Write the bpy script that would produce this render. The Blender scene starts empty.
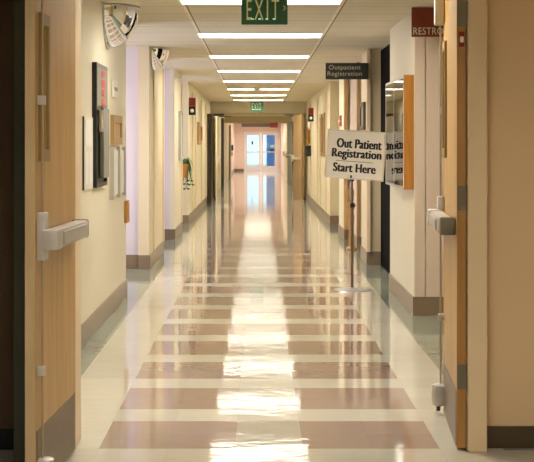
import bpy, bmesh, math, random
from mathutils import Vector, Matrix
random.seed(7)
C = bpy.context.scene.collection
PI = math.pi
H = 2.44          # ceiling height
LX, RX = -1.18, 1.25

# ------------------------------------------------------------------ materials
def new_mat(name):
    m = bpy.data.materials.new(name); m.use_nodes = True
    n = m.node_tree.nodes; l = m.node_tree.links
    return m, n, l, n['Principled BSDF']

def s2l(c):
    return tuple(((v/255)/12.92 if v/255 <= .04045 else ((v/255+.055)/1.055)**2.4) for v in c) + (1,)

def paint(name, rgb, rough=.5, metal=0, var=.06, scale=3.0, bump=.0, spec=.5, stretch=(1,1,1)):
    m, n, l, p = new_mat(name)
    tc = n.new('ShaderNodeTexCoord'); mp = n.new('ShaderNodeMapping'); mp.inputs['Scale'].default_value = stretch
    ns = n.new('ShaderNodeTexNoise'); ns.inputs['Scale'].default_value = scale; ns.inputs['Detail'].default_value = 4
    l.new(tc.outputs['Object'], mp.inputs['Vector']); l.new(mp.outputs['Vector'], ns.inputs['Vector'])
    mix = n.new('ShaderNodeMix'); mix.data_type = 'RGBA'
    c = s2l(rgb)
    mix.inputs[6].default_value = tuple(v*(1-var) for v in c[:3]) + (1,)
    mix.inputs[7].default_value = tuple(min(1, v*(1+var)) for v in c[:3]) + (1,)
    l.new(ns.outputs['Fac'], mix.inputs[0]); l.new(mix.outputs[2], p.inputs['Base Color'])
    p.inputs['Roughness'].default_value = rough; p.inputs['Metallic'].default_value = metal
    p.inputs['Specular IOR Level'].default_value = spec
    if bump:
        b = n.new('ShaderNodeBump'); b.inputs['Strength'].default_value = bump; b.inputs['Distance'].default_value = .004
        l.new(ns.outputs['Fac'], b.inputs['Height']); l.new(b.outputs['Normal'], p.inputs['Normal'])
    return m

def wood(name, dark, light, rough=.4, scale=2.0):
    m, n, l, p = new_mat(name)
    tc = n.new('ShaderNodeTexCoord'); mp = n.new('ShaderNodeMapping'); mp.inputs['Scale'].default_value = (9, 9, .7)
    ns = n.new('ShaderNodeTexNoise'); ns.inputs['Scale'].default_value = scale; ns.inputs['Detail'].default_value = 7
    ns.inputs['Distortion'].default_value = .8
    r = n.new('ShaderNodeValToRGB'); r.color_ramp.elements[0].position = .3; r.color_ramp.elements[1].position = .72
    r.color_ramp.elements[0].color = s2l(dark); r.color_ramp.elements[1].color = s2l(light)
    l.new(tc.outputs['Object'], mp.inputs['Vector']); l.new(mp.outputs['Vector'], ns.inputs['Vector'])
    l.new(ns.outputs['Fac'], r.inputs[0]); l.new(r.outputs[0], p.inputs['Base Color'])
    p.inputs['Roughness'].default_value = rough
    return m

def emit(name, rgb, s):
    m, n, l, p = new_mat(name)
    p.inputs['Base Color'].default_value = s2l(rgb)
    p.inputs['Emission Color'].default_value = s2l(rgb); p.inputs['Emission Strength'].default_value = s
    return m

def glass(name, tint=(235,245,245), refl=.12):
    m, n, l, p = new_mat(name)
    out = n['Material Output']
    t = n.new('ShaderNodeBsdfTransparent'); t.inputs[0].default_value = s2l(tint)
    g = n.new('ShaderNodeBsdfGlossy'); g.inputs['Roughness'].default_value = .03
    fr = n.new('ShaderNodeFresnel'); fr.inputs['IOR'].default_value = 1.5
    ad = n.new('ShaderNodeMath'); ad.operation = 'ADD'; ad.use_clamp = True; ad.inputs[1].default_value = refl
    mx = n.new('ShaderNodeMixShader')
    l.new(fr.outputs[0], ad.inputs[0]); l.new(ad.outputs[0], mx.inputs[0])
    l.new(t.outputs[0], mx.inputs[1]); l.new(g.outputs[0], mx.inputs[2]); l.new(mx.outputs[0], out.inputs['Surface'])
    return m

def mathn(n, l, op, a, b=None, c=None):
    x = n.new('ShaderNodeMath'); x.operation = op
    for i, v in enumerate((a, b, c)):
        if v is None: continue
        if isinstance(v, (int, float)): x.inputs[i].default_value = v
        else: l.new(v, x.inputs[i])
    return x.outputs[0]

def rng(n, l, v, a, b):   # 1 inside a..b
    return mathn(n, l, 'MULTIPLY', mathn(n, l, 'GREATER_THAN', v, a), mathn(n, l, 'LESS_THAN', v, b))

def mixc(n, l, f, a, b):
    x = n.new('ShaderNodeMix'); x.data_type = 'RGBA'
    l.new(f, x.inputs[0])
    for i, v in ((6, a), (7, b)):
        if isinstance(v, tuple): x.inputs[i].default_value = v
        else: l.new(v, x.inputs[i])
    return x.outputs[2]

def floor_material():
    m, n, l, p = new_mat('waxed_floor_tiles')
    tc = n.new('ShaderNodeTexCoord'); sp = n.new('ShaderNodeSeparateXYZ')
    l.new(tc.outputs['Object'], sp.inputs[0]); X, Y = sp.outputs[0], sp.outputs[1]
    T = .3048; Y0 = 6.13; X0 = .055 - T/2
    u = mathn(n, l, 'DIVIDE', mathn(n, l, 'SUBTRACT', X, X0), T)
    v = mathn(n, l, 'DIVIDE', mathn(n, l, 'SUBTRACT', Y, Y0), T)
    fu, fv = mathn(n, l, 'FLOOR', u), mathn(n, l, 'FLOOR', v)
    cb = n.new('ShaderNodeCombineXYZ'); l.new(fu, cb.inputs[0]); l.new(fv, cb.inputs[1])
    wn = n.new('ShaderNodeTexWhiteNoise'); wn.noise_dimensions = '3D'; l.new(cb.outputs[0], wn.inputs['Vector'])
    # streaky tile marbling
    mp = n.new('ShaderNodeMapping'); mp.inputs['Scale'].default_value = (3, 14, 1); l.new(tc.outputs['Object'], mp.inputs[0])
    ns = n.new('ShaderNodeTexNoise'); ns.inputs['Scale'].default_value = 3; ns.inputs['Detail'].default_value = 6
    l.new(mp.outputs[0], ns.inputs['Vector'])
    fr = mathn(n, l, 'FRACT', mathn(n, l, 'DIVIDE', mathn(n, l, 'SUBTRACT', Y, Y0), 3*T))
    stripe = mathn(n, l, 'MULTIPLY', mathn(n, l, 'LESS_THAN', fr, 2/3), rng(n, l, Y, Y0, 34.7))
    stripe = mathn(n, l, 'MULTIPLY', stripe, rng(n, l, X, X0-2*T, X0+3*T))
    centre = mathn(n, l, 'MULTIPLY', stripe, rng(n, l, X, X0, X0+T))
    side = mathn(n, l, 'ADD', mathn(n, l, 'LESS_THAN', X, LX+.15), mathn(n, l, 'GREATER_THAN', X, RX-.15))
    side = mathn(n, l, 'MULTIPLY', side, mathn(n, l, 'GREATER_THAN', Y, 6.1)); side.node.use_clamp = True
    c = mixc(n, l, stripe, s2l((196,190,172)), s2l((152,130,114)))
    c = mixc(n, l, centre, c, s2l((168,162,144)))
    c = mixc(n, l, side, c, s2l((142,148,130)))
    var = mathn(n, l, 'ADD', mathn(n, l, 'MULTIPLY', wn.outputs['Value'], .10), mathn(n, l, 'MULTIPLY', ns.outputs['Fac'], .22))
    var = mathn(n, l, 'ADD', var, .83)
    ju = mathn(n, l, 'LESS_THAN', mathn(n, l, 'FRACT', u), .008)
    jv = mathn(n, l, 'LESS_THAN', mathn(n, l, 'FRACT', v), .008)
    jj = mathn(n, l, 'MAXIMUM', ju, jv)
    var = mathn(n, l, 'SUBTRACT', var, mathn(n, l, 'MULTIPLY', jj, .15))
    hs = n.new('ShaderNodeMix'); hs.data_type = 'RGBA'; hs.blend_type = 'MULTIPLY'; hs.inputs[0].default_value = 1
    l.new(c, hs.inputs[6])
    cc = n.new('ShaderNodeCombineColor')
    for i in range(3): l.new(var, cc.inputs[i])
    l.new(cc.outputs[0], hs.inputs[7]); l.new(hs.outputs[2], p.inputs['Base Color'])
    # wax: gloss with shallow waves and scuffs
    mp2 = n.new('ShaderNodeMapping'); mp2.inputs['Scale'].default_value = (2.2, 3.0, 1); l.new(tc.outputs['Object'], mp2.inputs[0])
    w = n.new('ShaderNodeTexNoise'); w.inputs['Scale'].default_value = 2.4; w.inputs['Detail'].default_value = 4
    l.new(mp2.outputs[0], w.inputs['Vector'])
    b = n.new('ShaderNodeBump'); b.inputs['Strength'].default_value = .5; b.inputs['Distance'].default_value = .0018
    mp3 = n.new('ShaderNodeMapping'); mp3.inputs['Scale'].default_value = (2.0, 9.0, 1); l.new(tc.outputs['Object'], mp3.inputs[0])
    w2 = n.new('ShaderNodeTexNoise'); w2.inputs['Scale'].default_value = 2.6; w2.inputs['Detail'].default_value = 2
    l.new(mp3.outputs[0], w2.inputs['Vector'])
    l.new(mathn(n, l, 'ADD', w.outputs['Fac'], mathn(n, l, 'MULTIPLY', w2.outputs['Fac'], .22)), b.inputs['Height'])
    l.new(b.outputs['Normal'], p.inputs['Normal'])
    rr = mathn(n, l, 'ADD', mathn(n, l, 'MULTIPLY', ns.outputs['Fac'], .05), .02)
    l.new(rr, p.inputs['Roughness'])
    p.inputs['Specular IOR Level'].default_value = .42
    return m

def ceiling_material():
    m, n, l, p = new_mat('acoustic_ceiling_tiles')
    tc = n.new('ShaderNodeTexCoord'); sp = n.new('ShaderNodeSeparateXYZ')
    l.new(tc.outputs['Object'], sp.inputs[0])
    fx = mathn(n, l, 'FRACT', mathn(n, l, 'DIVIDE', mathn(n, l, 'ADD', sp.outputs[0], .58), 1.22))
    fy = mathn(n, l, 'FRACT', mathn(n, l, 'DIVIDE', mathn(n, l, 'SUBTRACT', sp.outputs[1], 10.05), .6096))
    gx = mathn(n, l, 'LESS_THAN', fx, .02); gy = mathn(n, l, 'LESS_THAN', fy, .05)
    g = mathn(n, l, 'MAXIMUM', gx, gy)
    ns = n.new('ShaderNodeTexNoise'); ns.inputs['Scale'].default_value = 1.3; ns.inputs['Detail'].default_value = 8
    l.new(tc.outputs['Object'], ns.inputs['Vector'])
    base = mixc(n, l, ns.outputs['Fac'], s2l((204,194,168)), s2l((220,210,184)))
    c = mixc(n, l, g, base, s2l((236,226,198)))
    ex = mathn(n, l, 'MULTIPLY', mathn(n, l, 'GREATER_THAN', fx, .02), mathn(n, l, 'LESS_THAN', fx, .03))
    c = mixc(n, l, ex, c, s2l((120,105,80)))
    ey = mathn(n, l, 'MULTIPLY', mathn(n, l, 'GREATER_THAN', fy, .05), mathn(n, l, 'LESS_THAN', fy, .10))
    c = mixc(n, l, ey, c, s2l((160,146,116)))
    l.new(c, p.inputs['Base Color']); p.inputs['Roughness'].default_value = .85
    fn = n.new('ShaderNodeTexNoise'); fn.inputs['Scale'].default_value = 90
    l.new(tc.outputs['Object'], fn.inputs['Vector'])
    b = n.new('ShaderNodeBump'); b.inputs['Strength'].default_value = .4; b.inputs['Distance'].default_value = .003
    l.new(fn.outputs['Fac'], b.inputs['Height']); l.new(b.outputs['Normal'], p.inputs['Normal'])
    return m

M = dict(
    floor=floor_material(), ceil=ceiling_material(),
    cream=paint('cream_wall_paint', (222,212,184), .38, var=.03, scale=2, bump=.15),
    creamy=paint('yellow_cream_wall_paint', (222,211,178), .4, var=.03, scale=2),
    tan=paint('tan_wall_paint', (218,202,168), .42, var=.03),
    fronttan=paint('tan_front_wall_paint', (222,194,152), .5, var=.03),
    jamb=paint('cream_frame_enamel', (226,204,166), .35, var=.02),
    lav=paint('pale_lavender_paint', (214,202,205), .42, var=.02),
    pink=paint('pinkish_cream_paint', (214,194,174), .42, var=.03),
    olive=paint('olive_tan_paint', (190,172,128), .55, var=.04),
    pinkwall=paint('brightened_pink_wall', (226,202,186), .5, var=.03),
    brown=paint('shaded_brown_wall', (104,80,54), .6, var=.08),  # shade of the unlit near-left wall put into the colour
    slate=paint('slate_green_steel', (86,94,80), .5, var=.08),
    base=paint('vinyl_baseboard', (132,112,90), .3, var=.1, scale=8),
    basedark=paint('dark_vinyl_baseboard', (74,62,42), .35, var=.1, scale=8),
    baseblack=paint('shaded_black_baseboard', (12,12,10), .4, var=.1),  # black carries the shade on the unlit left side
    doorwood=wood('honey_birch_veneer', (168,128,62), (190,152,84), .35),
    dooredge=wood('door_edge_wood', (156,112,52), (182,138,74), .45),
    darkdoor=paint('dark_door_paint', (16,13,10), .85, spec=.05, var=.1),
    darkolive=paint('dark_olive_metal', (70,62,42), .45, var=.1),
    browndoor=wood('brown_door_veneer', (150,118,72), (172,140,92), .4),
    orangewood=wood('orange_oak', (168,110,42), (194,134,60), .4),
    steel=paint('brushed_steel', (196,190,180), .36, metal=.35, var=.08, scale=20),
    steelplate=paint('scuffed_kick_plate', (122,108,90), .4, metal=.55, var=.16, scale=9, bump=.1),
    hinge=paint('dull_bronze_hinge', (120,112,92), .45, metal=.5, var=.1, scale=20),
    chrome=paint('chrome', (225,225,228), .05, metal=1, var=.01),
    mirror=paint('mirror_acrylic', (238,238,240), .02, metal=1, var=.0),
    alu=paint('satin_aluminium', (196,196,192), .3, metal=.8, var=.04),
    signbrown=paint('brown_sign_face', (112,88,68), .5, var=.06),
    black=paint('black_plastic', (22,22,20), .35, var=.1),
    blackfelt=paint('black_felt', (40,40,36), .8, var=.1),
    grey=paint('grey_plastic', (128,126,112), .5, var=.06),
    darkpost=paint('dark_post_paint', (50,40,26), .6, var=.1),
    rodbronze=paint('satin_bronze_rod', (168,150,120), .4, metal=.3, var=.05),
    polegrey=paint('worn_chrome_pole', (98,88,72), .35, metal=.2, var=.08),
    red=paint('red_enamel', (150,40,26), .4, var=.05),
    redink=paint('red_lettering', (196,52,34), .5, var=.05),
    white=paint('white_plastic', (236,232,218), .45, var=.02),
    paper=paint('white_paper', (228,222,204), .6, var=.03),
    signwhite=paint('off_white_sign_face', (242,236,222), .45, var=.02),
    ink=paint('black_lettering', (24,22,24), .5, var=.02),
    signblack=paint('dark_green_black_sign', (44,46,36), .45, var=.06),
    signtext=paint('pale_sign_lettering', (205,200,176), .5, var=.02),
    signred=paint('rust_red_sign', (112,40,16), .45, var=.05),
    exitgreen=paint('exit_sign_green', (14,84,48), .4, var=.04),
    exitletter=emit('exit_sign_letters', (200,206,160), .06),
    exitglow=emit('exit_sign_lamp_glow', (190,255,215), .7),
    diffuser=emit('light_diffuser', (255,250,242), 33.0),
    reflector=paint('light_reflector', (208,206,200), .6, var=.02),
    frame=paint('light_frame_enamel', (222,216,196), .4, var=.01),
    dayfill=emit('daylight_fill_pane', (228,228,255), 9),
    glass=glass('clear_glass'), caseglass=glass('case_glass', (225,228,220), .10),
    liteglass=glass('wired_glass', (150,140,100), .05),
    dooralu=paint('white_aluminium', (226,214,210), .4, metal=0, var=.03),
    leaf=paint('green_leaf', (44,92,46), .45, var=.2, scale=20),
    terracotta=paint('orange_clay', (186,128,48), .6, var=.1),
    brass=paint('brass', (176,128,48), .35, metal=.7, var=.1),
    concrete=paint('pale_concrete', (205,205,205), .8, var=.05),
    blue=paint('bright_blue_paint', (80,130,190), .5, var=.05),
    upholstery=paint('grey_brown_fabric', (110,92,78), .85, var=.15, scale=30),
    cork=wood('tan_cork', (176,140,92), (200,166,118), .8, 8),
)

# ------------------------------------------------------------------ mesh helpers
def box(bm, x0, x1, y0, y1, z0, z1, bev=0):
    vs = [bm.verts.new((x, y, z)) for z in (z0, z1) for y in (y0, y1) for x in (x0, x1)]
    fs = [bm.faces.new([vs[i] for i in f]) for f in ((0,2,3,1),(4,5,7,6),(0,1,5,4),(1,3,7,5),(3,2,6,7),(2,0,4,6))]
    if bev:
        es = list({e for f in fs for e in f.edges})
        bmesh.ops.bevel(bm, geom=es, offset=bev, segments=2, affect='EDGES', profile=.6)

def boxes(*bs, bev=0):
    bm = bmesh.new()
    for b in bs: box(bm, *b, bev=bev)
    return bm

def tube(bm, pts, r, seg=14, cap=True):
    rings = []
    pts = [Vector(p) for p in pts]
    rs = r if isinstance(r, (list, tuple)) else [r]*len(pts)
    for i, p in enumerate(pts):
        a = pts[max(i-1, 0)]; b = pts[min(i+1, len(pts)-1)]
        d = (b-a).normalized() if (b-a).length > 0 else Vector((0,0,1))
        up = Vector((0,0,1)) if abs(d.z) < .9 else Vector((1,0,0))
        s = d.cross(up).normalized(); t = s.cross(d)
        rings.append([bm.verts.new(p + (s*math.cos(k*2*PI/seg) + t*math.sin(k*2*PI/seg))*rs[i]) for k in range(seg)])
    for a, b in zip(rings, rings[1:]):
        for k in range(seg): bm.faces.new((a[k], a[(k+1) % seg], b[(k+1) % seg], b[k]))
    if cap:
        bm.faces.new(rings[0][::-1]); bm.faces.new(rings[-1])

def lathe(bm, cx, cy, prof, seg=40, sx=1, sy=1):
    rings = [[bm.verts.new((cx + r*sx*math.cos(k*2*PI/seg), cy + r*sy*math.sin(k*2*PI/seg), z)) for k in range(seg)] for r, z in prof]
    for a, b in zip(rings, rings[1:]):
        for k in range(seg): bm.faces.new((a[k], a[(k+1) % seg], b[(k+1) % seg], b[k]))
    bm.faces.new(rings[0][::-1]); bm.faces.new(rings[-1])

def obj(name, bm, m, parent=None, smooth=False, loc=None):
    bmesh.ops.recalc_face_normals(bm, faces=bm.faces)
    me = bpy.data.meshes.new(name); bm.to_mesh(me); bm.free()
    me.materials.append(M[m] if isinstance(m, str) else m)
    if smooth:
        for f in me.polygons: f.use_smooth = True
        me.set_sharp_from_angle(angle=math.radians(40))
    o = bpy.data.objects.new(name, me); C.objects.link(o)
    if parent: o.parent = parent
    if loc: o.location = loc
    return o

def thing(name, label, cat, loc=(0,0,0), rotz=0, group=None):
    o = bpy.data.objects.new(name, None); C.objects.link(o)
    o.empty_display_size = .1
    o.location = loc; o.rotation_euler = (0, 0, rotz); o['label'] = label; o['category'] = cat
    if group: o['group'] = group
    return o

def tag(o, label, cat, group=None):
    o['label'] = label; o['category'] = cat
    if group: o['group'] = group
    return o

def struct(name, bm, m, parent=None):
    o = obj(name, bm, m, parent)
    if parent is None: o['kind'] = 'structure'
    return o

def dup(root, label=None, loc=None, rotz=None):
    r = root.copy(); C.objects.link(r)
    if loc is not None: r.location = loc
    if rotz is not None: r.rotation_euler = (0, 0, rotz)
    if label: r['label'] = label
    for ch in list(root.children):
        c = ch.copy(); C.objects.link(c); c.parent = r
        for g in list(ch.children):
            d = g.copy(); C.objects.link(d); d.parent = c
    return r

def text(name, lines, w, h, m, parent, loc, face='-y', bold=.0, gap=1.15, fit=True, depth=.002, bold2=0, space=1.06):
    """lettering as a mesh; lies in the XZ plane facing -y, centred on loc"""
    cu = bpy.data.curves.new(name, 'FONT'); cu.body = lines; cu.align_x = 'CENTER'; cu.align_y = 'CENTER'
    cu.size = 1; cu.extrude = .01; cu.offset = bold; cu.space_line = gap; cu.space_character = space
    tmp = bpy.data.objects.new('tmp', cu)
    C.objects.link(tmp)
    dg = bpy.context.evaluated_depsgraph_get()
    me = bpy.data.meshes.new_from_object(tmp.evaluated_get(dg))
    bpy.data.objects.remove(tmp)
    xs = [v.co.x for v in me.vertices]; ys = [v.co.y for v in me.vertices]
    cx, cy = (max(xs)+min(xs))/2, (max(ys)+min(ys))/2
    sx, sy = w/(max(xs)-min(xs)), h/(max(ys)-min(ys))
    for v in me.vertices:
        x, y, z = (v.co.x-cx)*sx, (v.co.y-cy)*sy, v.co.z/.01*depth/2
        if face == '-y': v.co = (x, -z, y)
        elif face == '+x': v.co = (z, x, y)      # seen from the corridor on the left wall
        elif face == '-x': v.co = (-z, -x, y)
    if bold2:
        bm = bmesh.new()
        for dx in (-bold2, -bold2/2, 0, bold2/2, bold2):
            k0 = len(bm.verts); bm.from_mesh(me); bm.verts.ensure_lookup_table()
            for q in bm.verts[k0:]: q.co.x += dx; q.co.y -= abs(dx)*.02
        bm.to_mesh(me); bm.free()
    me.name = name; me.materials.clear(); me.materials.append(M[m])
    o = bpy.data.objects.new(name, me); C.objects.link(o); o.parent = parent; o.location = loc
    return o

# ------------------------------------------------------------------ the shell
FAR = 70.0
struct('floor', boxes((-3.3, 3.0, -2.0, FAR+.2, -.1, 0)), 'floor')
LC = .03
ROW = [10.27 + 3.29*i for i in range(8)]                      # lights of the long corridor
HALL = [0.4, 3.5, 7.15]
BEYOND = [38.5, 43.0, 47.4, 52.0, 56.0, 59.5, 62.5, 65.5, 68.3]
cb = [(-3.3, LC-.61, -2.0, FAR+.2, H, H+.16), (LC+.61, 3.0, -2.0, FAR+.2, H, H+.16)]
prev_y = -2.0
for yy in sorted(ROW+HALL+BEYOND):
    cb.append((LC-.61, LC+.61, prev_y, yy-.25, H, H+.16)); prev_y = yy+.25
cb.append((LC-.61, LC+.61, prev_y, FAR+.2, H, H+.16))
struct('ceiling', boxes(*cb), 'ceil')

def wall(side, x0, x1, y0, y1, m, bm_='base', z0=0, z1=H, base=True, bh=.15):
    struct('wall_'+side, boxes((x0, x1, y0, y1, z0, z1)), m)
    if base:
        t = .012
        if side.startswith('left'):
            bm = boxes((x0, x1+t, y0-t, y1+t, 0, bh), bev=.003)
        elif side.startswith('right'):
            bm = boxes((x0-t, x1, y0-t, y1+t, 0, bh), bev=.003)
        else:
            bm = boxes((x0, x1, y0-t, y1+t, 0, bh), bev=.003)
        struct('baseboard_'+side, bm, bm_)

# near room round the camera and the frame of the double doors
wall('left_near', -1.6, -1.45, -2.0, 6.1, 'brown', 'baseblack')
wall('right_near', 2.4, 2.6, -2.0, 6.15, 'fronttan', 'basedark')
struct('wall_back', boxes((-1.6, 2.6, -2.1, -2.0, 0, H)), 'tan')
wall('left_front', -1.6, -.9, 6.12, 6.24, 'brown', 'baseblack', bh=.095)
wall('right_front', 1.0, 2.4, 6.15, 6.3, 'fronttan', 'basedark', bh=.098)
struct('wall_over_doors', boxes((-.9, 1.03, 6.12, 6.26, 2.2, H)), 'tan')
struct('trim_1', boxes((.934, 1.018, 6.06, 6.33, 0, 2.2), (-.90, -.812, 6.10, 6.33, 0, 2.2), (-.885, 1.018, 6.06, 6.33, 2.14, 2.22), bev=.006), 'jamb')
struct('trim_2', boxes((-1.03, -.965, 5.80, 6.11, 0, H), bev=.004), 'slate')

# left wall: stretches of wall between the side alcoves
wall('left', -3.1, LX, 6.26, 12.35, 'cream')
wall('left', -3.1, -1.30, 15.06, 17.2, 'lav')
wall('left', -1.30, LX, 15.0, 17.22, 'tan')
wall('left', -3.1, -1.25, 19.62, 21.3, 'lav')
wall('left', -1.25, LX, 19.58, 21.4, 'cream')
wall('left', -3.1, LX, 23.5, 34.8, 'creamy')
wall('left', -3.1, LX, 34.8, FAR, 'tan')
for y0, y1 in ((12.35, 15.0), (17.2, 19.6), (21.4, 23.5)):
    struct('wall_left_alcove', boxes((-3.3, -3.1, y0-.1, y1+.1, 0, H)), 'lav')
k = 0
for y0, y1 in ((12.75, 14.65), (17.6, 19.2), (21.8, 23.1)):  # unseen windows, added for bluish daylight in the alcoves
    k += 1
    f = struct('window_%d' % k, boxes((-3.1, -3.04, y0, y1, .78, .84), (-3.1, -3.04, y0, y1, 2.16, 2.22), (-3.1, -3.04, y0, y0+.06, .84, 2.16),
        (-3.1, -3.04, y1-.06, y1, .84, 2.16), (-3.1, -3.05, (y0+y1)/2-.02, (y0+y1)/2+.02, .84, 2.16)), 'white')
    obj('pane', boxes((-3.09, -3.08, y0+.05, y1-.05, .83, 2.17)), 'dayfill', f)

# right wall
wall('right', RX, 2.6, 10.9, 12.88, 'cream')
struct('wall_right_recess', boxes((2.4, 2.6, 6.3, 10.9, 0, H)), 'cream')
struct('trim_3', boxes((RX+.004, RX+.085, 10.885, 10.9, .15, H), (RX+.092, 2.3, 10.885, 10.9, .15, H)), 'pink')
wall('right', 1.42, 2.6, 12.88, 15.5, 'cream')
wall('right', RX, 2.6, 15.5, 16.4, 'tan')
wall('right', 2.2, 2.6, 16.4, 18.0, 'cream')
wall('right', 1.32, 2.6, 18.0, 19.5, 'pink')
wall('right', RX, 2.6, 19.5, 20.9, 'creamy')
wall('right', 1.42, 2.6, 20.9, 23.3, 'creamy')
wall('right', RX, 2.6, 23.3, 34.8, 'creamy')
wall('right', RX, 2.6, 34.8, FAR, 'olive')
for i, (xa, xb, ya, m_) in enumerate(((1.235, 1.28, 15.44, 'jamb'), (1.31, 1.345, 17.96, 'browndoor'), (1.235, 1.29, 19.44, 'cork'), (1.235, 1.27, 23.26, 'jamb'))):
    struct('trim_%d' % (4+i), boxes((xa, xb, ya, ya+.1, .15, H), bev=.006), m_)
# edges of door frames let into the plain stretches
n_ = 8
for x, ya, m_ in ((LX, 21.32, 'jamb'), (LX, 24.9, 'jamb'), (LX, 26.2, 'jamb'), (LX, 29.0, 'jamb'), (LX, 31.0, 'jamb'),
                  (RX, 24.6, 'jamb'), (RX, 26.9, 'tan'), (RX, 28.2, 'jamb'), (RX, 31.8, 'jamb'), (LX, 17.1, 'jamb'), (LX, 15.55, 'jamb')):
    s = .02
    struct('trim_%d' % n_, boxes((x-s, x+s, ya, ya+.09, .15, 2.3), bev=.005), m_); n_ += 1

# dark door in the right recess
t = struct('door_1', boxes((1.395, 1.43, 13.5, 15.46, 0, 2.42), bev=.003), 'darkdoor')
obj('door_handle', boxes((1.33, 1.35, 13.62, 13.75, 1.0, 1.03), (1.33, 1.40, 13.62, 13.64, 1.0, 1.03), bev=.004), 'steel', t)

# the far set of double doors
struct('wall_far_header', boxes((-1.3, 1.35, 34.75, 34.95, 2.13, H)), 'creamy')
struct('trim_40', boxes((LX, LX+.05, 34.72, 34.98, 0, 2.13), (RX-.07, RX, 34.72, 34.98, 0, 2.13), (LX, RX, 34.72, 34.98, 2.08, 2.14), bev=.006), 'olive')
struct('wall_left_far', boxes((LX-.1, LX+.02, 35.0, 58.0, 0, 2.4)), 'tan')
struct('wall_left_end', boxes((LX-.1, LX+.02, 58.0, FAR, 0, H)), 'pinkwall')  # pink paint lightened for the daylight on the last stretch of wall
struct('wall_right_end', boxes((RX-.02, RX+.1, 58.0, FAR, 0, H)), 'pinkwall')
struct('baseboard_left_end', boxes((LX, LX+.03, 58.0, FAR, 0, .12)), 'base')

# ------------------------------------------------------------------ entrance doors at the very end
X0, X1, ZT = -.66, 1.07, 2.02
struct('wall_end', boxes((-1.3, X0, FAR, FAR+.2, 0, H), (X1, 1.4, FAR, FAR+.2, 0, H), (X0, X1, FAR, FAR+.2, ZT, H)), 'pinkwall')
struct('baseboard_end', boxes((-1.17, X0-.02, FAR-.02, FAR, 0, .12)), 'base')
struct('trim_41', boxes((X0, X0+.05, FAR-.05, FAR+.15, 0, ZT), (X1-.05, X1, FAR-.05, FAR+.15, 0, ZT), (X0, X1, FAR-.05, FAR+.15, ZT-.06, ZT), bev=.006), 'dooralu')
def glass_door(num, xa, xb, hx):
    y0, y1 = FAR+.02, FAR+.07
    d = struct('door_%d' % num, boxes((xa, xa+.11, y0, y1, .003, ZT-.06), (xb-.11, xb, y0, y1, .003, ZT-.06), (xa+.11, xb-.11, y0, y1, .003, .26),
               (xa+.11, xb-.11, y0, y1, ZT-.18, ZT-.06), (xa+.11, xb-.11, y0, y1, .95, 1.01), bev=.004), 'dooralu')
    obj('pane', boxes((xa+.1, xb-.1, y0+.02, y0+.03, .25, ZT-.17)), 'glass', d)
    bm = boxes((xa+.08, xb-.08, y0-.09, y0-.06, .96, 1.0), bev=.006)
    box(bm, xa+.09, xa+.12, y0-.06, y0, .96, 1.0); box(bm, xb-.12, xb-.09, y0-.06, y0, .96, 1.0)
    obj('push_bar', bm, 'alu', d)
    return d
xm = (X0+X1)/2
gl = glass_door(2, X0+.055, xm-.005, 0)
gr = glass_door(3, xm+.005, X1-.055, 0)
tag(obj('door_sticker', boxes((-.28, -.2, FAR+.028, FAR+.038, 1.36, 1.53), bev=.002), 'black'), 'small dark sticker on the left glass pane of the entrance doors', 'sticker')
tag(obj('handwritten_notice', boxes((.98, 1.16, FAR-.016, FAR-.002, 1.1, 1.62), bev=.002), 'paper'), 'white notice on the end wall right of the entrance doors', 'notice')
# outside
struct('floor_outside', boxes((-8, 8, FAR+.2, FAR+25, -.12, -.02)), 'concrete')
t = thing('blue_panel', 'bright blue panel standing outside behind the right glass entrance door', 'panel', (1.0, FAR+2.2, -.02))
obj('board', boxes((-.50, .45, 0, .06, .1, 2.05), bev=.01), 'blue', t)
obj('notice', boxes((-.3, .12, -.012, 0, 1.22, 1.36), bev=.002), 'white', t)
obj('notice', boxes((-.3, .05, -.014, 0, 1.02, 1.14), bev=.002), 'black', t)
for sx in (-.42, .35): obj('post', boxes((sx, sx+.05, .06, .11, 0, 2.0), bev=.004), 'alu', t)

# hanging dark sign with red end
t = thing('hanging_sign', 'long brown hanging sign with a red end under the beam in the far corridor', 'sign', (0, 48.9, 0))
obj('sign_panel', boxes((-.55, .46, -.03, .03, 1.985, 2.118), bev=.004), 'signbrown', t)
obj('red_panel', boxes((.46, .74, -.032, .032, 1.965, 2.13), bev=.004), 'red', t)
for sx in (-.45, .60): obj('hanger', boxes((sx, sx+.02, -.01, .14, 2.10, 2.132)), 'alu', t)

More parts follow.
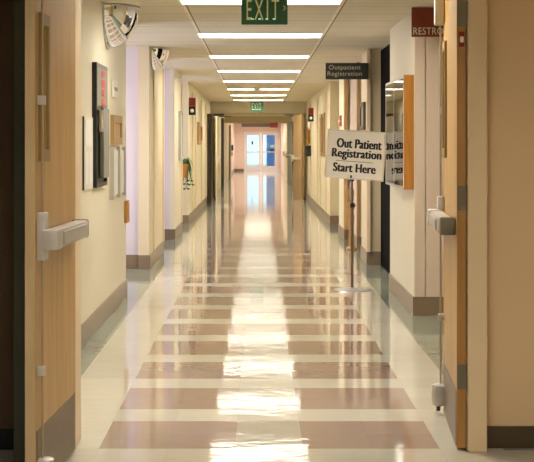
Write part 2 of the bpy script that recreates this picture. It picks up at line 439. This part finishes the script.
# ------------------------------------------------------------------ near double doors (leaf in local u (hinge->latch), v (towards corridor), z)
def door_leaf(name, label, loc, rotz):
    W, T_ = .86, .040
    t = thing(name, label, 'door', loc, rotz)
    u0, u1, z0, z1 = .655, .775, 1.34, 1.825       # glazed opening close to the latch stile
    obj('door_panel', boxes((0, u0, -T_, 0, .01, 2.12), (u1, W, -T_, 0, .01, 2.12), (u0, u1, -T_, 0, .01, z0), (u0, u1, -T_, 0, z1, 2.12)), 'doorwood', t)
    obj('edge_band', boxes((-.003, .0005, -T_+.001, -.001, .012, 2.118)), 'dooredge', t)
    obj('edge_band', boxes((W-.0005, W+.003, -T_+.001, -.001, .012, 2.118)), 'lightedge', t)
    fb = boxes((u0-.03, u1+.03, -.002, .012, z0-.045, z0), (u0-.03, u1+.03, -.002, .012, z1, z1+.045), (u0-.03, u0, -.002, .012, z0, z1), (u1, u1+.03, -.002, .012, z0, z1), bev=.003)
    f = obj('window_frame', fb, 'brass_tan', t)
    obj('glass_pane', boxes((u0-.002, u1+.002, -.026, -.02, z0-.002, z1+.002)), 'liteglass', f)
    obj('kick_plate', boxes((.02, W-.02, 0, .003, .015, .262), bev=.001), 'steelplate', t)
    # exit device
    ch = obj('exit_device_case', boxes((W-.085, W-.02, 0, .035, .915, 1.10), bev=.008), 'steel', t, True)
    bm = bmesh.new(); box(bm, W-.12, W-.012, .02, .085, .955, 1.035, bev=.012)
    obj('exit_device_head', bm, 'steel', t, True)
    bm = bmesh.new(); box(bm, .10, W-.15, .012, .075, .955, 1.03, bev=.010)
    b = obj('push_bar', bm, 'steel', t, True)
    obj('bar_face', boxes((.2, W-.17, .07, .084, .968, 1.018), bev=.004), 'alu', b)
    obj('bar_gap', boxes((W-.15, W-.12, .015, .075, .962, 1.022), bev=.003), 'slatedark', b)
    obj('end_cap', boxes((.05, .10, 0, .07, .952, 1.033), bev=.010), 'hinge', t, True)
    bm = bmesh.new(); tube(bm, [(W-.045, .018, .10), (W-.045, .018, .92)], .005); tube(bm, [(W-.045, .018, 1.09), (W-.045, .018, 1.98)], .005)
    rod = obj('vertical_rod', bm, 'rodbronze', t, True)
    for z in (.49, 1.53):
        obj('rod_guide', boxes((W-.060, W-.030, 0, .030, z-.018, z+.018), bev=.005), 'steel', rod, True)
    bm = bmesh.new(); lathe(bm, W-.055, .03, [(.022, .045), (.033, .06), (.036, .1), (.03, .15), (.02, .155)], 20)
    box(bm, W-.09, W-.02, 0, .05, .055, .15, bev=.008)
    bl = obj('bottom_latch', bm, 'steel', t, True)
    bm = bmesh.new(); tube(bm, [(W-.055, .03, .02), (W-.055, .03, .05)], .011); obj('latch_bolt', bm, 'black', bl, True)
    bm = bmesh.new(); box(bm, W-.095, W-.015, 0, .05, 1.96, 2.10, bev=.012); obj('top_latch', bm, 'steel', t, True)
    for z in (.327, 1.122, 1.94):
        bm = boxes((-.006, .0, -.047, -.002, z-.055, z+.055)); tube(bm, [(-.006, -.052, z-.058), (-.006, -.052, z+.058)], .008)
        obj('hinge', bm, 'hinge', t, True)
    return t
M['lightedge'] = wood('pale_edge_wood', (176,150,108), (196,172,130), .45)
M['brass_tan'] = paint('olive_window_frame', (140,116,70), .45, var=.06)
M['slatedark'] = paint('blue_grey_plastic', (84,88,92), .4, var=.05)
pl = Vector((-.806, 6.085, 0)); ql = Vector((-.843, 5.27, 0))
al = math.atan2(ql.y-pl.y, ql.x-pl.x)
lf = door_leaf('swing_door', 'honey wood swing door standing open on the left side of the near doorway', pl, al)
ar = math.atan2(.857, .058)
rt = dup(lf, 'light wood swing door with brown hinges, open against the right side of the near doorway', (.889, 6.10, 0), ar)
lb = thing('fire_label', 'small reddish fire label with a white centre on the edge of the right swing door', 'label', (.910, 6.093, 1.828))
obj('label_plate', boxes((-.012, .012, -.002, .001, -.034, .034), bev=.0006), 'red', lb)
obj('label_print', boxes((-.008, .008, -.0035, -.002, -.014, .012), bev=.0004), 'paper', lb)

# ------------------------------------------------------------------ ceiling lights
def light_unit(label, loc):
    t = thing('ceiling_light', label, 'ceiling light', loc, 0, 'fluorescent ceiling lights along the corridor')
    w, d, f = .609, .249, .008
    obj('light_frame', boxes((-w-.012, w+.012, -d-.012, -d+f, -.006, .0), (-w-.012, w+.012, d-f, d+.012, -.006, .0), (-w-.012, -w+f, -d+f, d-f, -.006, .0), (w-f, w+.012, -d+f, d-f, -.006, .0)), 'frame', t)
    obj('housing', boxes((-w, w, -d, -d+f, 0, .12), (-w, w, d-f, d, 0, .12), (-w, -w+f, -d+f, d-f, 0, .12), (w-f, w, -d+f, d-f, 0, .12), (-w, w, -d, d, .12, .125)), 'reflector', t)
    obj('diffuser', boxes((-w+f, w-f, -d+f, d-f, .105, .115)), 'diffuser', t)
    return t
ordn = ['closest visible', 'second closest', 'third closest', 'fourth closest', 'fifth closest', 'sixth closest', 'seventh closest', 'farthest']
L0 = light_unit('fluorescent ceiling panel glowing white, %s of the row in the long corridor' % ordn[0], (LC, ROW[0], H))
for i in range(1, 8):
    dup(L0, 'fluorescent ceiling panel glowing white, %s of the row in the long corridor' % ordn[i], (LC, ROW[i], H))
dup(L0, 'fluorescent ceiling panel right above the camera', (LC, HALL[0], H))
dup(L0, 'fluorescent ceiling panel over the near hall, in front of the double doors', (LC, HALL[1], H))
dup(L0, 'fluorescent ceiling panel just past the near double doors', (LC, HALL[2], H))
for i, q in enumerate(['first', 'second', 'third']):
    dup(L0, q + ' fluorescent panel between the far doorway and the dropped beam', (LC, BEYOND[i], H))
for i, q in enumerate(['first', 'second', 'third', 'fourth', 'fifth', 'last']):  # unseen panels, added to brighten the end walls
    dup(L0, q + ' unseen fluorescent panel added to light the end between the beam and the entrance doors', (LC, BEYOND[3+i], H))

struct('wall_added_beam', boxes((LX, RX, 49.0, 49.2, 2.13, H)), 'olive')  # added beam, keeps the extra panels behind it out of view
t = thing('smoke_detector', 'small round smoke detector on the ceiling in the middle of the corridor', 'smoke detector', (.0, 26.0, H))
bm = bmesh.new(); lathe(bm, 0, 0, [(.07, 0), (.075, -.015), (.07, -.03)], 28); obj('detector_base', bm, 'tan', t, True)
bm = bmesh.new(); lathe(bm, 0, 0, [(.055, -.03), (.05, -.048), (.025, -.055)], 28); obj('detector_head', bm, 'grey', t, True)

# ------------------------------------------------------------------ exit signs
def exit_sign(label, loc, w=.32, h=.205):
    t = thing('exit_sign', label, 'exit sign', loc)
    obj('sign_housing', boxes((-w/2, w/2, -.03, .03, -h, 0), bev=.005), 'exitgreen', t)
    text('lettering', 'EXIT', w*.70, h*.70, 'exitletter', t, (-.012, -.031, -h*.50), bold=.0, space=1.35)
    text('arrow', '>', w*.05, h*.20, 'exitletter', t, (w*.43, -.031, -h*.45), bold=.0)
    obj('hanger', boxes((-.015, .015, -.012, .012, 0, H-loc[2]), (-.06, .06, -.03, .03, H-loc[2]-.012, H-loc[2]), bev=.002), 'frame', t)
    for k in range(4): obj('lamp_glow', boxes((-w*.27+k*w*.155-.006, -w*.27+k*w*.155+.012, -.0335, -.031, -h*.84, -h*.80)), 'exitglow', t)
    return t
exit_sign('green exit sign hanging from the ceiling, large and close to the camera', (.052, 9.5, 2.395))
exit_sign('small distant green exit sign hung before the far doorway', (.0, 34.0, 2.415), .33, .235)

# hanging / blade signs on the right
t = thing('direction_sign', 'dark sign reading Outpatient Registration jutting out from the right wall', 'sign', (1.003, 15.39, 2.183))
obj('sign_panel', boxes((-.233, .233, -.012, .012, -.092, .092), bev=.002), 'signblack', t)
text('lettering', 'Outpatient\nRegistration', .385, .135, 'signtext', t, (-.02, -.013, 0), gap=1.0)
obj('wall_bracket', boxes((.233, .247, -.02, .05, -.092, .092), bev=.002), 'signblack', t)
t = thing('restroom_sign', 'rust red sign reading RESTROOMS hung below the ceiling at the right wall corner', 'sign', (1.213, 10.76, 2.205))
obj('sign_panel', boxes((0, .46, -.012, .012, 0, .23), bev=.002), 'signred', t)
text('lettering', 'RESTROOMS', .375, .055, 'signtext', t, (.20, -.013, .045))
obj('bracket', boxes((.05, .41, -.008, .008, .23, .2345)), 'alu', t)

# ------------------------------------------------------------------ sign stand
t = thing('sign_stand', 'chrome floor stand holding up the registration board on the right of the corridor', 'sign stand', (.887, 12.8, 0))
bm = bmesh.new(); lathe(bm, 0, 0, [(.172, 0), (.175, .004), (.17, .009), (.05, .014), (.02, .02), (.018, .028)], 56)
obj('base', bm, 'alu', t, True)
bm = bmesh.new(); tube(bm, [(0, 0, .02), (0, 0, .80)], .0125); tube(bm, [(0, 0, .78), (0, 0, 1.07)], .0095)
pole = obj('pole', bm, 'polegrey', t, True)
bm = bmesh.new(); lathe(bm, 0, 0, [(.012, .77), (.02, .775), (.02, .81), (.012, .815)], 24); tube(bm, [(0, 0, .79), (.035, 0, .79)], .006)
obj('collar', bm, 'black', pole, True)
sg = obj('board', boxes((-.272, .272, -.008, .008, -.222, .222), bev=.003), 'signwhite', t)
sg.location = (.03, -.03, 1.262); sg.rotation_euler = (0, math.radians(4.0), math.radians(-14))
fr = obj('board_frame', boxes((-.278, .278, -.014, .012, .217, .229), (-.278, .278, -.014, .012, -.229, -.217), (-.278, -.266, -.014, .012, -.217, .217), (.266, .278, -.014, .012, -.217, .217), bev=.003), 'frame', sg)
text('lettering', 'Out Patient', .415, .086, 'ink', sg, (.03, -.0095, .105), bold=.004, bold2=.0048)
text('lettering', 'Registration', .460, .104, 'ink', sg, (.012, -.0095, .000), bold=.004, bold2=.0048)
obj('divider_line', boxes((-.18, .17, -.0105, -.008, -.064, -.060)), 'ink', sg)
text('lettering', 'Start Here', .395, .082, 'ink', sg, (.0, -.0095, -.122), bold=.004, bold2=.0048)
bm = boxes((-.02, .02, -.03, .012, 1.02, 1.075), bev=.004); obj('board_clamp', bm, 'black', t)

# ------------------------------------------------------------------ display case on the right wall
t = thing('display_case', 'oak framed glass display case on the right wall beside the floor sign', 'display case', (RX, 10.90, 1.0))
D, L_, HH = .083, 1.63, .915
obj('case_body', boxes((-D, -.002, 0, .022, 0, HH), (-D+.016, -.002, L_-.022, L_, 0, HH), (-D+.016, -.002, .022, L_-.022, 0, .022), (-D+.016, -.002, .022, L_-.022, HH-.022, HH), bev=.002), 'orangewood', t)
obj('back_board', boxes((-.012, -.003, .022, L_-.022, .022, HH-.022)), 'cork', t)
for k, (ya, yb, xo) in enumerate(((.0225, L_/2+.02, 0), (L_/2-.02, L_, .0072))):
    f = obj('sliding_door', boxes((-D+xo, -D+.007+xo, ya, ya+.03, 0, HH), (-D+xo, -D+.007+xo, yb-.03, yb, 0, HH),
            (-D+xo, -D+.007+xo, ya+.03, yb-.03, 0, .025), (-D+xo, -D+.007+xo, ya+.03, yb-.03, HH-.025, HH), bev=.001), 'alu', t)
    obj('pane', boxes((-D+xo, -D+.003+xo, ya+.028, yb-.028, .024, HH-.024)), 'caseglass', f)
    obj('latch', boxes((-D-.012+xo, -D-.004+xo, yb-.026, yb-.006, .36, .45), bev=.002), 'steel', f)
random.seed(4)
for k in range(5):
    y0 = .12 + k*.29
    z = .25 + .3*(k % 2)
    tag(obj('posted_sheet', boxes((RX-.0165, RX-.0125, 10.9+y0, 10.9+y0+.2, 1.0+z, 1.0+z+.26)), 'paper'),
        ['white sheet low at the near end inside the oak display case', 'white sheet high inside the oak display case, near half', 'white sheet low in the middle inside the oak display case',
         'white sheet high inside the oak display case, far half', 'white sheet low at the far end inside the oak display case'][k], 'paper', 'sheets pinned inside the display case')

# ------------------------------------------------------------------ convex mirrors
def dome(label, loc, r=.30, rz=.32):
    t = thing('convex_mirror', label, 'mirror', loc, 0, 'dome mirrors high on the left wall')
    bm = bmesh.new(); NA, NB = 28, 18
    g = [[bm.verts.new((r*math.cos(th*PI/2/NB)*math.cos(-PI/2+ph*PI/NA), rz*math.cos(th*PI/2/NB)*math.sin(-PI/2+ph*PI/NA), -rz*math.sin(th*PI/2/NB)))
          for ph in range(NA+1)] for th in range(NB)]
    tip = bm.verts.new((0, 0, -rz))
    for a, b in zip(g, g[1:]):
        for k in range(NA): bm.faces.new((a[k], a[k+1], b[k+1], b[k]))
    for k in range(NA): bm.faces.new((g[-1][k], g[-1][k+1], tip))
    obj('mirror_dome', bm, 'mirror', t, True)
    pts = [(r*math.cos(-PI/2+ph*PI/24), rz*math.sin(-PI/2+ph*PI/24), -.008) for ph in range(25)]
    bm = bmesh.new(); tube(bm, pts, .009, 8)
    tube(bm, [(.006, rz*math.cos(q*PI/24), -rz*math.sin(q*PI/24)) for q in range(25)], .009, 8)
    obj('rim', bm, 'alu', t, True)
    return t
dm = dome('large chrome dome mirror in the ceiling corner above the fire cabinet', (LX, 10.78, H), .255, .325)
d2 = dup(dm, 'farther, smaller looking chrome dome mirror at the ceiling past the first left alcove', (LX, 15.45, H))
d2.scale = (.76, .76, .76)

# ------------------------------------------------------------------ left wall fittings
def wall_frame(name, label, cat, side, y0, y1, z0, z1, fm, im, dep=.025, fw=.025, proud=None):
    x = LX if side == 'L' else RX
    s = 1 if side == 'L' else -1
    t = thing(name, label, cat, (x, y0, z0))
    w, h = y1-y0, z1-z0
    def bx(a, b, c, d, e, f): return (min(s*a, s*b), max(s*a, s*b), c, d, e, f)
    obj('frame', boxes(bx(.001, dep, 0, fw, 0, h), bx(.001, dep, w-fw, w, 0, h), bx(.001, dep, fw, w-fw, 0, fw), bx(.001, dep, fw, w-fw, h-fw, h), bev=.002), fm, t)
    obj('panel', boxes(bx(.001, dep*.5, fw-.001, w-fw+.001, fw-.001, h-fw+.001)), im, t)
    return t
# fire cabinet: black box, grey upper panel with red letters, dark glazed lower bay with a grey door
t = thing('fire_cabinet', 'tall black wall cabinet with a grey panel of red letters and a glazed lower bay', 'fire cabinet', (LX, 9.80, 1.05))
obj('cabinet_body', boxes((.001, .012, 0, .70, 0, .90), (.012, .035, 0, .03, 0, .90), (.012, .035, .67, .70, 0, .90), (.012, .035, .03, .67, 0, .03), (.012, .035, .03, .67, .87, .90), (.012, .035, .03, .67, .56, .59), bev=.002), 'black', t)
up = obj('upper_panel', boxes((.012, .036, .03, .67, .59, .87), bev=.002), 'grey', t)
for i, ch in enumerate('FIRE'):
    text('letter', ch, .20, .052, 'redink', up, (.0375, .40, .838-i*.068-.010), face='+x', bold=.05)
obj('door', boxes((.02, .05, .33, .69, .06, .58), bev=.004), 'grey', t)
bm = bmesh.new(); tube(bm, [(.04, .14, .40), (.04, .14, .56)], .03, 16); obj('glint_tube', bm, 'chrome', t, True)  # chrome tube put in to give the glint in the lower bay
# posters and frames
t = thing('notice_board', 'white papers on a thin dark edged board next to the fire cabinet', 'notice board', (LX, 9.27, 1.05))
obj('board', boxes((.001, .012, 0, .49, 0, .50), bev=.001), 'paper', t)
obj('edge_strip', boxes((.001, .0125, -.006, 0, 0, .50)), 'darkolive', t)
for k, (a, b, c, d) in enumerate(((.06, .40, .30, .48), (.05, .22, .04, .26), (.26, .45, .04, .26))):
    obj('sheet', boxes((.012, .0145, a, b, c, d)), 'white', t)
t = thing('small_sign_plate', 'small white plate on the left wall right of the fire cabinet', 'sign', (LX, 11.1, 1.745))
obj('plate', boxes((.002, .02, 0, .34, 0, .145), bev=.003), 'white', t)
obj('print', boxes((.02, .0215, .04, .30, .055, .085)), 'grey', t)
wall_frame('framed_board', 'small oak framed board on the left wall above the paper rack', 'frame', 'L', 11.02, 11.72, 1.36, 1.60, 'browndoor', 'cork', .03, .06)
t = thing('paper_rack', 'grey wall rack with white sheets below the oak framed board', 'paper rack', (LX, 10.92, .92))
obj('rack_back', boxes((.001, .01, 0, 1.03, 0, .42), bev=.002), 'tan', t)
for q in range(3): obj('divider', boxes((.01, .04, q*.495, q*.495+.03, 0, .42), bev=.003), 'alu', t)
for q in range(2): obj('sheet_stack', boxes((.01, .026, .05+q*.50, .46+q*.50, .03, .39), bev=.002), 'paper', t)
t = thing('wood_wall_bumper', 'short orange wooden bumper at the corner of the first left alcove', 'bumper', (LX, 12.2, .66))
obj('rail', boxes((.001, .03, -.02, .165, 0, .20), bev=.006), 'orangewood', t)
wall_frame('picture_frame', 'pale silver framed picture on the left wall near the hanging plant', 'picture', 'L', 20.55, 21.2, 1.12, 1.86, 'alu', 'paper', .04, .05)
wall_frame('picture_frame', 'narrow wooden framed picture on the far left wall past the fire alarm', 'picture', 'L', 26.9, 28.4, 1.36, 1.80, 'browndoor', 'orangewood', .05, .08)

def strobe(label, loc):
    t = thing('fire_alarm', label, 'fire alarm', loc, 0, 'fire alarm strobes on the corridor walls')
    obj('alarm_housing', boxes((-.06, .06, -.05, .05, .15, .30), bev=.006), 'red', t)
    obj('strobe_box', boxes((-.06, .06, -.05, .05, 0, .15), bev=.006), 'black', t)
    bm = bmesh.new(); tube(bm, [(0, -.05, .075), (0, -.062, .075), (0, -.07, .075)], [.032, .03, .015], 18)
    obj('strobe_lens', bm, 'white', t, True)
    obj('horn_grille', boxes(*[(-.045, .045, -.054, -.05, .18+.02*k, .188+.02*k) for k in range(5)]), 'black', t)
    return t
s1 = strobe('red and black fire alarm strobe on the left wall above the hanging plant', (LX+.06, 23.7, 1.868))
s2 = dup(s1, 'red and black fire alarm strobe on the right wall above the brass ornament', (RX-.06, 30.3, 1.868))

# hanging planter in the third alcove
t = thing('hanging_plant', 'green leafy plant in an orange wall pot on the left corridor wall', 'plant', (-1.24, 23.36, 1.06))
bm = bmesh.new(); lathe(bm, 0, 0, [(.045, -.27), (.06, -.26), (.075, -.06), (.08, -.03), (.07, -.03)], 28); pot = obj('pot', bm, 'terracotta', t, True)
bm = bmesh.new(); tube(bm, [(.0, .07, -.05), (0, .13, .05)], .008); obj('bracket', bm, 'brass', pot, True)
random.seed(11)
bm = bmesh.new()
for k in range(46):
    a = random.uniform(0, 2*PI); ln = random.uniform(.16, .34); lift = random.uniform(-.3, .9)
    pts = []
    for s in range(6):
        q = s/5
        rr = .02 + ln*q*.55
        z = -.04 + ln*(lift*q - 1.1*q*q) + .05
        pts.append(Vector((rr*math.cos(a)*.8, rr*math.sin(a)*.45, z)))
    side = Vector((-math.sin(a), math.cos(a), .2)).normalized()
    prev = None
    for s, p in enumerate(pts):
        w = .032*math.sin(PI*(s+.4)/5.6)
        cur = (bm.verts.new(p-side*w), bm.verts.new(p+Vector((0,0,-.004))), bm.verts.new(p+side*w))
        if prev:
            bm.faces.new((prev[0], prev[1], cur[1], cur[0])); bm.faces.new((prev[1], prev[2], cur[2], cur[1]))
        prev = cur
obj('leaves', bm, 'leaf', t, True)
bm = bmesh.new()
for a, ln in ((-.7, .36), (.1, .40), (.5, .33)):
    pts = [(.02+a*.04*s, -.05, -.05-ln*s/5) for s in range(6)]
    tube(bm, pts, .004, 6)
    for s in (4, 5):
        p = Vector(pts[s])
        for d in (-1, 1):
            vs = [bm.verts.new(p), bm.verts.new(p+Vector((.03*d, -.01, .015))), bm.verts.new(p+Vector((.07*d, 0, -.01))), bm.verts.new(p+Vector((.03*d, .01, -.02)))]
            bm.faces.new(vs)
obj('trailing_stem', bm, 'leaf', t)

# right wall fittings
wall_frame('picture_frame', 'dark grey framed notice on the right wall past the outpatient sign', 'picture', 'R', 15.75, 16.3, 1.53, 1.85, 'darkolive', 'grey', .03, .05)
wall_frame('picture_frame', 'tall oak framed picture on the right corridor wall, nearer of the two', 'picture', 'R', 24.9, 25.7, 1.14, 1.94, 'browndoor', 'cork', .03, .07)
wall_frame('picture_frame', 'tall oak framed picture on the right corridor wall, farther of the two', 'picture', 'R', 26.1, 26.75, 1.14, 1.94, 'browndoor', 'cork', .03, .07)
t = thing('call_point', 'small dull red alarm pull on the right wall above the floor sign', 'alarm pull', (RX, 20.2, 1.63))
obj('plate', boxes((-.02, -.001, 0, .3, 0, .16), bev=.003), 'red', t)
obj('pull_handle', boxes((-.04, -.02, .05, .25, .06, .09), bev=.003), 'white', t)
t = thing('brass_ornament', 'slim brass ornament on the right wall above the black wall box', 'ornament', (RX-.05, 32.2, 1.35))
bm = bmesh.new(); lathe(bm, 0, 0, [(.02, 0), (.045, .03), (.03, .1), (.05, .17), (.025, .26), (.035, .32), (.012, .40), (.004, .42)], 20); obj('finial', bm, 'brass', t, True)
obj('back_plate', boxes((-.02, .048, .03, .045, .02, .36), bev=.003), 'brass', t)
t = thing('wall_phone', 'black wall box below the brass ornament on the right wall', 'phone', (RX-.055, 31.7, 1.09))
obj('phone_body', boxes((-.05, .054, -.05, .05, 0, .25), bev=.01), 'black', t)
bm = bmesh.new(); tube(bm, [(-.06, -.055, .03), (-.066, -.065, .08), (-.066, -.065, .17), (-.06, -.055, .22)], [.018, .012, .012, .018], 12)
obj('handset', bm, 'black', t, True)

# slim wooden post stand by the right wall
t = thing('wooden_stand', 'slim orange wooden stand with a rounded top near the right wall, behind the floor sign', 'stand', (1.222, 17.75, 0))
bm = bmesh.new(); lathe(bm, 0, 0, [(.07, 0), (.07, .02), (.035, .04), (.032, .30), (.04, .42), (.032, .50), (.052, .56), (.045, .60), (.02, .615)], 24)
obj('post', bm, 'orangewood', t, True)
bm = bmesh.new(); lathe(bm, 0, 0, [(.018, .61), (.03, .63), (.034, .76), (.02, .80)], 20); obj('top_cup', bm, 'browndoor', t, True)

# chair in the second left alcove
t = thing('side_chair', 'grey brown upholstered chair tucked in the second left alcove', 'chair', (-1.52, 18.7, 0))
obj('seat', boxes((-.24, .24, -.23, .23, .40, .46), bev=.02), 'upholstery', t, True)
obj('backrest', boxes((-.24, .24, .19, .24, .50, .84), bev=.02), 'upholstery', t, True)
for sx in (-.21, .21):
    for sy in (-.2, .215):
        bm = bmesh.new(); tube(bm, [(sx, sy, 0), (sx, sy, .41 if sy < 0 else .80)], .012); obj('leg', bm, 'steel', t, True)

# ------------------------------------------------------------------ far doorway: leaves, closers, bins
def plain_leaf(name, label, p, q, h, m, bar=True, edge=None):
    p, q = Vector(p), Vector(q); w = (q-p).length; a = math.atan2(q.y-p.y, q.x-p.x)
    t = thing(name, label, 'door', p, a)
    obj('door_panel', boxes((0, w, -.0225, .0225, .01, h), bev=.003), m, t)
    s = 1 if p.x < 0 else -1
    if bar:
        y0 = .0225 if p.x < 0 else .0225
        bm = boxes((.1, w-.06, y0+.045, y0+.075, .99, 1.04), (.1, .14, y0, y0+.05, .98, 1.05), (w-.12, w-.06, y0, y0+.06, .93, 1.10), bev=.006)
        obj('push_bar', bm, 'steel', t, True)
    return t
plain_leaf('far_swing_door', 'dark edged swing door standing open at the left of the far doorway', (-1.10, 34.75, 0), (-1.00, 33.85, 0), 2.06, 'tan', True)
tr = plain_leaf('far_swing_door', 'brown wooden swing door angled open at the right of the far doorway', (1.11, 33.55, 0), (.93, 34.42, 0), 2.10, 'browndoor', True)
tag(obj('dark_door_post', boxes((-1.165, -1.07, 32.0, 32.12, 0, 2.08), bev=.004), 'darkpost'), 'tall dark door post against the left wall before the far doorway', 'post')
tag(obj('dark_door_post', boxes((-1.15, -1.06, 43.9, 44.02, 0, 2.2), bev=.004), 'darkpost'), 'tall dark door post on the left beyond the far doorway', 'post')
plain_leaf('far_swing_door', 'pale swing door open on the left, deep in the far corridor', (-1.06, 52.0, 0), (-.98, 51.1, 0), 2.1, 'tan', True)
plain_leaf('far_swing_door', 'grey door open along the right side beyond the far doorway', (1.16, 44.2, 0), (1.02, 45.1, 0), 2.1, 'grey', True)
plain_leaf('far_swing_door', 'pale door open along the right side, deepest in the far corridor', (1.17, 51.0, 0), (1.05, 51.9, 0), 2.1, 'tan', True)
def closer(label, x0, x1, y, m):
    t = thing('door_closer', label, 'door closer', ((x0+x1)/2, y, 2.10)); w = (x1-x0)/2
    obj('closer_body', boxes((-w, w*.2, -.06, 0, -.02, .04), bev=.006), m, t)
    bm = bmesh.new(); tube(bm, [(-w*.4, -.03, -.03), (w*.5, -.12, -.03), (w, -.02, -.03)], .012, 8); obj('closer_arm', bm, m, t, True)
closer('dark door closer above the left side of the far doorway', -1.1, -.66, 34.715, 'darkolive')
closer('grey door closer above the right side of the far doorway', .70, 1.05, 34.715, 'grey')
t = thing('waste_bin', 'black bin hanging on the right side past the far doorway', 'bin', (1.10, 40.0, 0))
bm = bmesh.new(); lathe(bm, 0, 0, [(.045, .55), (.06, .56), (.085, .98), (.085, 1.0), (.075, 1.0)], 24); obj('bin_body', bm, 'black', t, True)
obj('wall_mount', boxes((.07, .15, -.03, .03, .8, .98), bev=.004), 'grey', t)
t = thing('sanitizer_box', 'small black dispenser box on the left wall near the entrance doors', 'dispenser', (LX+.02, 60.5, 1.1))
obj('dispenser_body', boxes((.001, .12, 0, .1, 0, .24), bev=.01), 'black', t)
obj('nozzle', boxes((.04, .08, .03, .07, -.03, 0), bev=.004), 'grey', t)

# ------------------------------------------------------------------ camera, world, view
cam = bpy.data.cameras.new('camera'); co = bpy.data.objects.new('camera', cam); C.objects.link(co)
co.location = (0, 0, 1.36); co.rotation_euler = (PI/2, 0, 0)
cam.sensor_width = 36; cam.lens = 36*1371/534
cam.shift_x = 10/534; cam.shift_y = -86.5/534
cam.clip_end = 300
bpy.context.scene.camera = co
w = bpy.data.worlds.new('world'); bpy.context.scene.world = w; w.use_nodes = True
bg = w.node_tree.nodes['Background']; bg.inputs[0].default_value = (.72, .88, 1, 1); bg.inputs[1].default_value = 2.3
vs = bpy.context.scene.view_settings
vs.view_transform = 'Standard'; vs.look = 'None'; vs.gamma = 1; vs.use_curve_mapping = False
vs.exposure = -0.06
